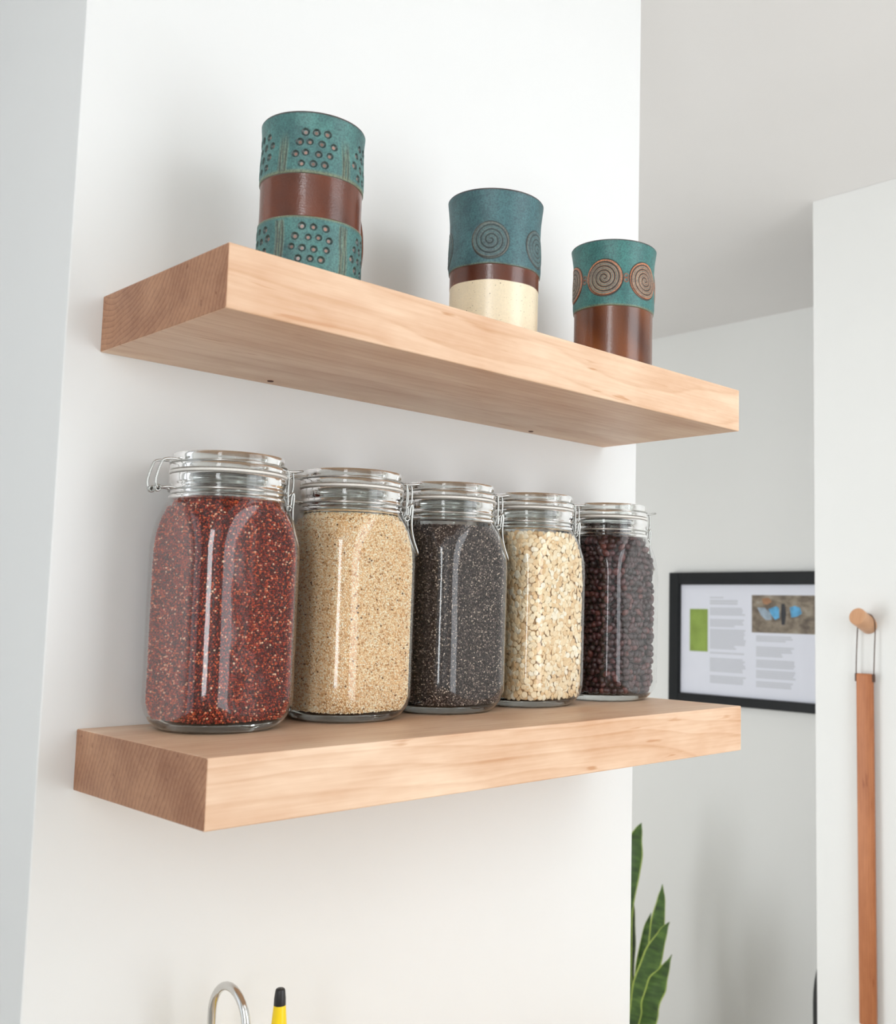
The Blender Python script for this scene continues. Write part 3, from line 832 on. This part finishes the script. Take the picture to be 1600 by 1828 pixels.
t = thing('tap', 'slim polished steel gooseneck tap arching up below the lower shelf', 'tap', (.1040, -.048, CT))
cz = 1.1075 - CT
arch = [(0, 0, .0), (0, 0, .06), (0, 0, .13)] + [(-.001 * i / 16, -.0275 + .0275 * math.cos(PI * i / 16), cz + .0285 * math.sin(PI * i / 16)) for i in range(17)] + [(-.001, -.0555, cz - .012), (-.001, -.056, cz - .022)]
link('spout', tube('spout', [(arch, .0034, False)], 20), M['chrome'], t)
link('tap_base', lathe('tap_base', [(.0005, 0), (.014, 0), (.0145, .002), (.013, .004), (.0085, .006), (.0080, .045), (.006, .052), (.0035, .056), (.0005, .056)], 40), M['chrome'], t)
link('tap_lever', tube('tap_lever', [(spline([(.006, 0, .030), (.020, .001, .036), (.032, .002, .046)], 5), [.0032] * 5 + [.0026] * 6, False)], 12), M['chrome'], t)

t = thing('bottle', 'yellow squeeze bottle with a black tip standing right of the tap', 'bottle', (.1440, -.085, CT))
link('bottle_body', lathe('bottle_body', [(.0005, 0), (.0225, 0), (.0245, .002), (.025, .006), (.025, .078), (.0235, .090), (.018, .102), (.0138, .110), (.0112, .125), (.0085, .155), (.0062, .1795), (.0050, .1935), (.0048, .195), (.0005, .195)], 48), M['yellow_plastic'], t)
cap = lathe('nozzle_tip', [(.0047, .1935), (.0049, .1940), (.0047, .2000), (.0040, .2058), (.0036, .2070), (.0028, .2076), (.0005, .2076)], 32)
link('nozzle_tip', cap, M['black_plastic'], t)['label'] = 'black plastic nozzle tip'

# ------------------------------------------------------------------ framed page on the far wall
FY0, FY1, FZ0, FZ1 = .72, 1.3935, 1.128, 1.5745
t = thing('picture_frame', 'black framed printed page hanging on the far wall behind the jars', 'picture', (XF, (FY0 + FY1) / 2, FZ0))
def fl(y): return y - (FY0 + FY1) / 2
def fz(z): return z - FZ0
bw = .0425
fm = MB()
D = .028
fm.box(-D, 0, fl(FY1 - bw), fl(FY1), 0, FZ1 - FZ0, .002, 1).box(-D, 0, fl(FY0), fl(FY0 + bw), 0, FZ1 - FZ0, .002, 1)
fm.box(-D, 0, fl(FY0 + bw), fl(FY1 - bw), 0, .031, .002, 1).box(-D, 0, fl(FY0 + bw), fl(FY1 - bw), FZ1 - FZ0 - bw, FZ1 - FZ0, .002, 1)
link('frame', fm.mesh('frame'), M['frame_black'], t)
pg = link('page', MB().box(-.012, -.004, fl(FY0 + bw) - .001, fl(FY1 - bw) + .001, .030, FZ1 - FZ0 - bw + .001).mesh('page'), M['paper'], t)
pg['label'] = 'white printed page'
def printed(name, y0, y1, z0, z1, mat, lift=.0006):
    return link(name, MB().box(-.012 - lift, -.0119, fl(y0), fl(y1), fz(z0), fz(z1)).mesh(name), mat, pg)
g = printed('green_panel', 1.2376, 1.3126, 1.3035, 1.4486, M['green_ink']); g['label'] = 'green printed panel'
r_ = random.Random(5)
def para(y1, y0, z1, z0, lh=.0068, name='text_block', short_last=True):
    mb = MB(); z = z1
    while z - lh * .55 > z0 - .001:
        ye = y0 + r_.uniform(0, .014) if z - 1.6 * lh > z0 or not short_last else y0 + r_.uniform(0, .05)
        mb.box(-.0125, -.0119, fl(ye), fl(y1), fz(z - lh * .78), fz(z))
        z -= lh
    o = link(name, mb.mesh(name), M['ink'], pg); o['label'] = 'column of small grey print'
para(1.229, 1.165, 1.4905, 1.4855, .0060, 'heading', False)
para(1.229, 1.106, 1.4800, 1.4640, .0085, 'heading', False)
for (a, b, c, d) in [(1.229, 1.086, 1.454, 1.425), (1.2288, 1.0845, 1.415, 1.390), (1.2286, 1.0844, 1.381, 1.316), (1.2282, 1.0827, 1.3035, 1.294), (1.228, 1.0855, 1.284, 1.234), (1.2278, 1.0815, 1.225, 1.1995),
                     (1.0446, .9003, 1.3645, 1.342), (1.0446, .9004, 1.329, 1.298), (1.0446, .898, 1.286, 1.260), (1.0446, .8981, 1.252, 1.227), (1.0446, .8982, 1.216, 1.199)]:
    para(a, b, c, d)
# the printed photograph: out of focus browns with blue panels
def photo_mat():
    m, nt, b = new_mat('printed_photo')
    b.inputs['Roughness'].default_value = .5
    tc = N(nt, 'ShaderNodeTexCoord')
    mp = N(nt, 'ShaderNodeMapping'); mp.inputs['Scale'].default_value = (1, 14, 22); L(nt, tc.outputs['Object'], mp.inputs['Vector'])
    nz = N(nt, 'ShaderNodeTexNoise', Scale=1.6, Detail=4.0); L(nt, mp.outputs['Vector'], nz.inputs['Vector'])
    r = ramp(nt, [(.25, rgb(58, 48, 40)), (.45, rgb(112, 98, 82)), (.6, rgb(146, 134, 116)), (.75, rgb(168, 160, 146))]); L(nt, nz.outputs['Fac'], r.inputs['Fac'])
    L(nt, r.outputs['Color'], b.inputs['Base Color'])
    return m
ph = printed('printed_photo', .795, 1.061, 1.3745, 1.4975, photo_mat()); ph['label'] = 'brown printed photograph with blue shapes'
M['blue_print'] = plain('blue_print', rgb(88, 162, 206), .5, noise_amt=.3, scale=60)
M['pale_print'] = plain('pale_blue_print', rgb(150, 166, 180), .5, noise_amt=.25, scale=60)
M['dark_print'] = plain('dark_print', rgb(36, 36, 42), .5, noise_amt=.2, scale=60)
M['tan_print'] = plain('tan_print', rgb(156, 112, 78), .5, noise_amt=.2, scale=60)
def blob(mb_pts, mat, name):
    bm = bmesh.new()
    f = bm.faces.new([bm.verts.new((-.0128, fl(y), fz(z))) for y, z in mb_pts])
    ex = bmesh.ops.extrude_face_region(bm, geom=[f]); bmesh.ops.translate(bm, verts=[v for v in ex['geom'] if isinstance(v, bmesh.types.BMVert)], vec=(.0004, 0, 0))
    bmesh.ops.recalc_face_normals(bm, faces=bm.faces)
    me = bpy.data.meshes.new(name); bm.to_mesh(me); bm.free()
    return link(name, me, mat, pg)
blob([(1.040, 1.457), (1.012, 1.456), (.990, 1.440), (.984, 1.418), (1.006, 1.416), (1.024, 1.430)], M['pale_print'], 'pale_shape')
blob([(.998, 1.452), (.968, 1.462), (.957, 1.456), (.957, 1.424), (.972, 1.418), (.984, 1.430)], M['blue_print'], 'blue_shape')
blob([(.949, 1.470), (.936, 1.470), (.931, 1.440), (.936, 1.402), (.948, 1.402), (.951, 1.436)], M['dark_print'], 'dark_shape')
blob([(.918, 1.458), (.900, 1.464), (.880, 1.458), (.874, 1.440), (.890, 1.430), (.912, 1.426)], M['blue_print'], 'blue_shape')
blob([(1.022, 1.486), (.996, 1.490), (.984, 1.476), (1.002, 1.466), (1.018, 1.470)], M['tan_print'], 'tan_shape')

# ------------------------------------------------------------------ peg and hanging wooden strip
peg_o = tag(link('wall_peg', None, None), 'round wooden peg sticking out of the white partition wall', 'peg') if False else None
M['peg'] = wood('peg_beech', rgb(222, 176, 138), rgb(186, 134, 98), (.0, .0), False, 160, 2.0, .2)
M['strip'] = wood('strip_cherry', rgb(196, 128, 84), rgb(150, 86, 50), (.03, .0), False, 160, 4.0, .3)
tl = math.radians(20)
PEG_R = .0195
pm = lathe('wall_peg', [(.0005, -.004), (PEG_R - .0005, -.004), (PEG_R, -.003), (PEG_R, .0575), (PEG_R - .0018, .0600), (.0005, .0600)], 48)
pm = smooth_by_angle(pm, 35)
pg_o = link('wall_peg', pm, M['peg'], None, (XP, .2535, 1.4175))
pg_o.rotation_euler = (0, -PI / 2 + tl, 0)
tag(pg_o, 'round wooden peg sticking out of the white partition wall', 'peg')

t = thing('wooden_strip', 'long orange-brown wooden strip hanging by a dark cord from the peg', 'wooden strip', (XP - .013, .2575, 1.310))
sm = MB().box(-.755, 0, -.0195, .0195, -.006, .006, .0035, 3).mesh('slat', True)
s = link('slat', smooth_by_angle(sm, 40), M['strip'], t)
s.rotation_euler = (0, -PI / 2, PI)
s.rotation_euler = Matrix(((0, 0, -1), (0, 1, 0), (1, 0, 0))).to_euler()
c0 = 1.4175 - 1.310
# the cord passes over the peg near the wall and is knotted into the sides of the strip
cord = spline([(0, .0205, -.016), (0, .0212, .0), (0.001, .0200, .05), (.002, PEG_R - .004 + .0012, c0 + .004), (.002, .0105, c0 + .0205), (.002, -.004, c0 + .0265), (.002, -.0190, c0 + .0185), (.002, -.0245, c0 - .002), (.001, -.0228, .05), (0, -.0212, .0), (0, -.0205, -.016)], 8)
link('cord', tube('cord', [(cord, .0013, False)], 8), M['cord'], t)['label'] = 'thin dark brown hanging cord'
for sy in (-1, 1):
    k = link('cord_end', MB().box(-.0045, .0045, -.0022, .0022, -.018, .0, .0012, 2).mesh('cord_end'), M['cord'], t, (0, sy * .0205, 0))
    k['label'] = 'dark cord end'

# ------------------------------------------------------------------ snake plant in the far corner
def leaf_mats():
    m, nt, b = new_mat('snake_leaf_green')
    tc = N(nt, 'ShaderNodeTexCoord')
    mp = N(nt, 'ShaderNodeMapping'); mp.inputs['Scale'].default_value = (14, 14, 55); L(nt, tc.outputs['Object'], mp.inputs['Vector'])
    nz = N(nt, 'ShaderNodeTexNoise', Scale=1.0, Detail=4.0); L(nt, mp.outputs['Vector'], nz.inputs['Vector'])
    r = ramp(nt, [(.3, rgb(38, 62, 22)), (.5, rgb(58, 88, 32)), (.7, rgb(88, 118, 50))]); L(nt, nz.outputs['Fac'], r.inputs['Fac'])
    L(nt, r.outputs['Color'], b.inputs['Base Color']); b.inputs['Roughness'].default_value = .42
    e = plain('snake_leaf_edge', rgb(158, 176, 84), .45, noise_amt=.1, scale=60)
    return [m, e]
LM = leaf_mats()
def leaf(parent, org, pts, twist=0.0, cup=.25):
    """pts: (x, y, z, halfwidth) from base to tip, world; the blade is a thick cupped strip"""
    P = spline([(p[0], p[1], p[2]) for p in pts], 8); W = [v.x for v in spline([(p[3], 0, 0) for p in pts], 8)]
    cols = [-1, -.88, -.6, -.3, 0, .3, .6, .88, 1]
    V = []; F = []; mi = []
    n = len(P); nc = len(cols)
    for i, p in enumerate(P):
        a = P[max(i - 1, 0)]; b = P[min(i + 1, n - 1)]; tdir = (b - a).normalized()
        side = Vector((math.sin(twist), -math.cos(twist), 0)); side = (side - tdir * side.dot(tdir)).normalized()
        nor = side.cross(tdir).normalized()
        if nor.x > 0: nor = -nor
        w = max(W[i], .0006)
        wob = 1 + .05 * math.sin(i * .55)
        for sgn in (1, -1):
            for c in cols:
                thick = .0016 * (1 - .6 * abs(c))
                V.append(p + side * c * w * wob + nor * (-cup * w * (1 - c * c) + sgn * thick) - Vector(org))
    S = nc * 2
    for i in range(n - 1):
        for j in range(nc - 1):
            a = i * S + j; F.append((a, a + 1, a + S + 1, a + S)); mi.append(1 if j in (0, nc - 2) else 0)
            a = i * S + nc + j; F.append((a + 1, a, a + S, a + S + 1)); mi.append(1 if j in (0, nc - 2) else 0)
        a = i * S; F.append((a, a + S, a + S + nc, a + nc)); mi.append(1)
        a = i * S + nc - 1; F.append((a + nc, a + nc + S, a + S, a)); mi.append(1)
    me = np_mesh('leaf', np.array([tuple(v) for v in V]), F)
    for m in LM: me.materials.append(m)
    me.polygons.foreach_set('material_index', np.array(mi, dtype=np.int32))
    me.update()
    return link('leaf', me, None, parent)
PO = (2.22, 1.185, 0)
t = thing('snake_plant', 'snake plant with upright yellow-edged leaves beside the white wall corner', 'plant', PO)
pot = smooth_by_angle(lathe('pot', [(.0005, 0), (.085, 0), (.092, .004), (.110, .145), (.113, .152), (.113, .158), (.108, .160), (.104, .156), (.102, .13), (.0005, .13)], 64), 40)
link('pot', pot, M['pot'], t)
link('soil', lathe('soil', [(.0005, .143), (.06, .142), (.1015, .138), (.1015, .131), (.0005, .131)], 48), M['soil'], t)
leaf(t, PO, [(2.25, 1.235, .136, .012), (2.25, 1.262, .30, .022), (2.25, 1.272, .45, .028), (2.25, 1.260, .57, .028), (2.25, 1.245, .65, .034), (2.25, 1.234, .72, .028), (2.25, 1.218, .765, .012), (2.25, 1.2087, .787, .001)], .15)
leaf(t, PO, [(2.275, 1.225, .136, .012), (2.28, 1.268, .30, .018), (2.28, 1.272, .42, .026), (2.28, 1.276, .50, .026), (2.28, 1.282, .56, .018), (2.28, 1.285, .60, .001)], -.2)
leaf(t, PO, [(2.225, 1.175, .136, .012), (2.23, 1.150, .30, .026), (2.225, 1.136, .40, .031), (2.22, 1.121, .50, .029), (2.22, 1.1075, .575, .019), (2.22, 1.1035, .61, .007), (2.22, 1.1028, .628, .001)], -.15)
leaf(t, PO, [(2.24, 1.205, .136, .012), (2.245, 1.206, .30, .018), (2.24, 1.190, .40, .016), (2.24, 1.176, .48, .010), (2.24, 1.160, .53, .001)], .4)
leaf(t, PO, [(2.19, 1.195, .136, .014), (2.185, 1.170, .25, .028), (2.18, 1.142, .34, .036), (2.18, 1.108, .42, .035), (2.18, 1.075, .49, .020), (2.18, 1.056, .525, .007), (2.18, 1.0455, .539, .001)], -.1)
leaf(t, PO, [(2.165, 1.160, .136, .013), (2.15, 1.098, .255, .028), (2.14, 1.082, .31, .029), (2.14, 1.060, .365, .031), (2.14, 1.035, .41, .018), (2.14, 1.016, .447, .005), (2.14, 1.0065, .4655, .0008)], .1)

# ------------------------------------------------------------------ black bag behind the partition edge
t = thing('bag', 'black rounded bag just peeking out past the white partition edge', 'bag', (2.30, .44, 0))
nb = 48; zsb = np.linspace(0, .62, 25); rows = []
for z in zsb:
    u = (z - .40) / .42 if z < .40 else (z - .40) / .245
    w = .1905 * math.sqrt(max(1 - min(abs(u), .97) ** 2.3 * (.28 if z < .4 else 1), .02))
    if z < .03: w *= .9 + .1 * z / .03
    rows.append([(np.sign(math.cos(a)) * abs(math.cos(a)) ** .7 * w * .55, np.sign(math.sin(a)) * abs(math.sin(a)) ** .8 * w, z) for a in np.linspace(0, 2 * PI, nb, endpoint=False)])
idx = np.arange(25 * nb).reshape(25, nb); a = idx[:-1]; b = np.roll(a, -1, 1); d = idx[1:]; c = np.roll(d, -1, 1)
Fb = [tuple(int(q) for q in x) for x in np.stack([a, b, c, d], -1).reshape(-1, 4)] + [tuple(int(q) for q in idx[0][::-1]), tuple(int(q) for q in idx[-1])]
link('bag_body', np_mesh('bag_body', np.array(rows).reshape(-1, 3), Fb), M['bag'], t)
link('handle', tube('bag_handle', [(spline([(0, -.06, .612), (0, -.05, .66), (0, 0, .68), (0, .05, .66), (0, .06, .612)], 6), .007, False)], 10), M['bag'], t)

# ------------------------------------------------------------------ light: daylight through three windows, plus an added window and ceiling panel
def win_light(name, loc, rot, sx, sy, power, col):
    ld = bpy.data.lights.new(name, 'AREA'); ld.shape = 'RECTANGLE'; ld.size = sx; ld.size_y = sy; ld.energy = power; ld.color = col
    o = bpy.data.objects.new(name, ld); COL.objects.link(o); o.location = loc; o.rotation_euler = rot
    return o
P_A, P_B, P_C, P_D, P_E = 18.5, 17, 32.5, 1.2, 2.3
win_light('daylight_back', ((WIN_A[0] + WIN_A[1]) / 2, YB - .11, (WIN_A[2] + WIN_A[3]) / 2), (PI / 2, 0, 0), WIN_A[1] - WIN_A[0], WIN_A[3] - WIN_A[2], P_A, (.95, .98, 1.0))
win_light('daylight_left', (XL - .11, (WIN_B[0] + WIN_B[1]) / 2, (WIN_B[2] + WIN_B[3]) / 2), (PI / 2, 0, -PI / 2), WIN_B[1] - WIN_B[0], WIN_B[3] - WIN_B[2], P_B, (.95, .98, 1.0))
win_light('daylight_far', (PIER_X0 + .012, (WIN_C[0] + WIN_C[1]) / 2, (WIN_C[2] + WIN_C[3]) / 2), (PI / 2, 0, -PI / 2), WIN_C[1] - WIN_C[0], WIN_C[3] - WIN_C[2], P_C, (.95, .98, 1.0))
win_light('added_daylight_bay', (XL - .11, (WIN_ADDED[0] + WIN_ADDED[1]) / 2, (WIN_ADDED[2] + WIN_ADDED[3]) / 2), (PI / 2, 0, -PI / 2), WIN_ADDED[1] - WIN_ADDED[0], WIN_ADDED[3] - WIN_ADDED[2], P_E, (.95, .98, 1.0))  # added light for the pier's left face and the shelf ends
LX, LY, LS = .9, -1.1, .50  # unseen panel added to give light from above
t = thing('added_ceiling_light', 'added, unseen square white ceiling light panel above the kitchen floor', 'ceiling light', (LX, LY, CEIL - .035))
fr = MB()
for a, b, c, d in ((-LS / 2 - .02, LS / 2 + .02, -LS / 2 - .02, -LS / 2), (-LS / 2 - .02, LS / 2 + .02, LS / 2, LS / 2 + .02), (-LS / 2 - .02, -LS / 2, -LS / 2, LS / 2), (LS / 2, LS / 2 + .02, -LS / 2, LS / 2)):
    fr.box(a, b, c, d, 0, .035, .002, 1)
link('light_frame', fr.mesh('light_frame'), M['window_frame'], t)
link('diffuser', MB().box(-LS / 2, LS / 2, -LS / 2, LS / 2, .012, .030).mesh('diffuser'), M['window_frame'], t)
win_light('added_ceiling_lamp', (LX, LY, CEIL - .026), (0, 0, 0), LS - .02, LS - .02, P_D, (1.0, .985, .96))
w = bpy.data.worlds.new('sky'); SC.world = w; w.use_nodes = True
w.node_tree.nodes['Background'].inputs['Color'].default_value = (.85, .92, 1.0, 1)
w.node_tree.nodes['Background'].inputs['Strength'].default_value = 1.0

# ------------------------------------------------------------------ camera
cd = bpy.data.cameras.new('camera'); cam = bpy.data.objects.new('camera', cd); COL.objects.link(cam)
cam.location = (-0.35863, -0.85968, 1.44375)
cam.rotation_euler = (1.66833, -0.01895, -0.81304)
cd.sensor_fit = 'HORIZONTAL'; cd.sensor_width = 36.0
cd.lens = 1870.63 / 1600 * 36.0
cd.shift_x = -(984.64 - 800) / 1600
cd.shift_y = (901.5 - 914) / 1600
cd.clip_start = .02
cd.dof.use_dof = True
cd.dof.focus_distance = 1.04
cd.dof.aperture_fstop = 13.0
SC.camera = cam

SC.view_settings.view_transform = 'Standard'
SC.view_settings.look = 'None'
SC.view_settings.gamma = 1.0
SC.view_settings.exposure = -0.21
SC.view_settings.use_curve_mapping = False
SC.cycles.use_denoising = True
SC.cycles.max_bounces = 14
SC.cycles.diffuse_bounces = 6
SC.cycles.transmission_bounces = 12
SC.cycles.transparent_max_bounces = 24
SC.cycles.caustics_reflective = False
SC.cycles.sample_clamp_indirect = 8.0
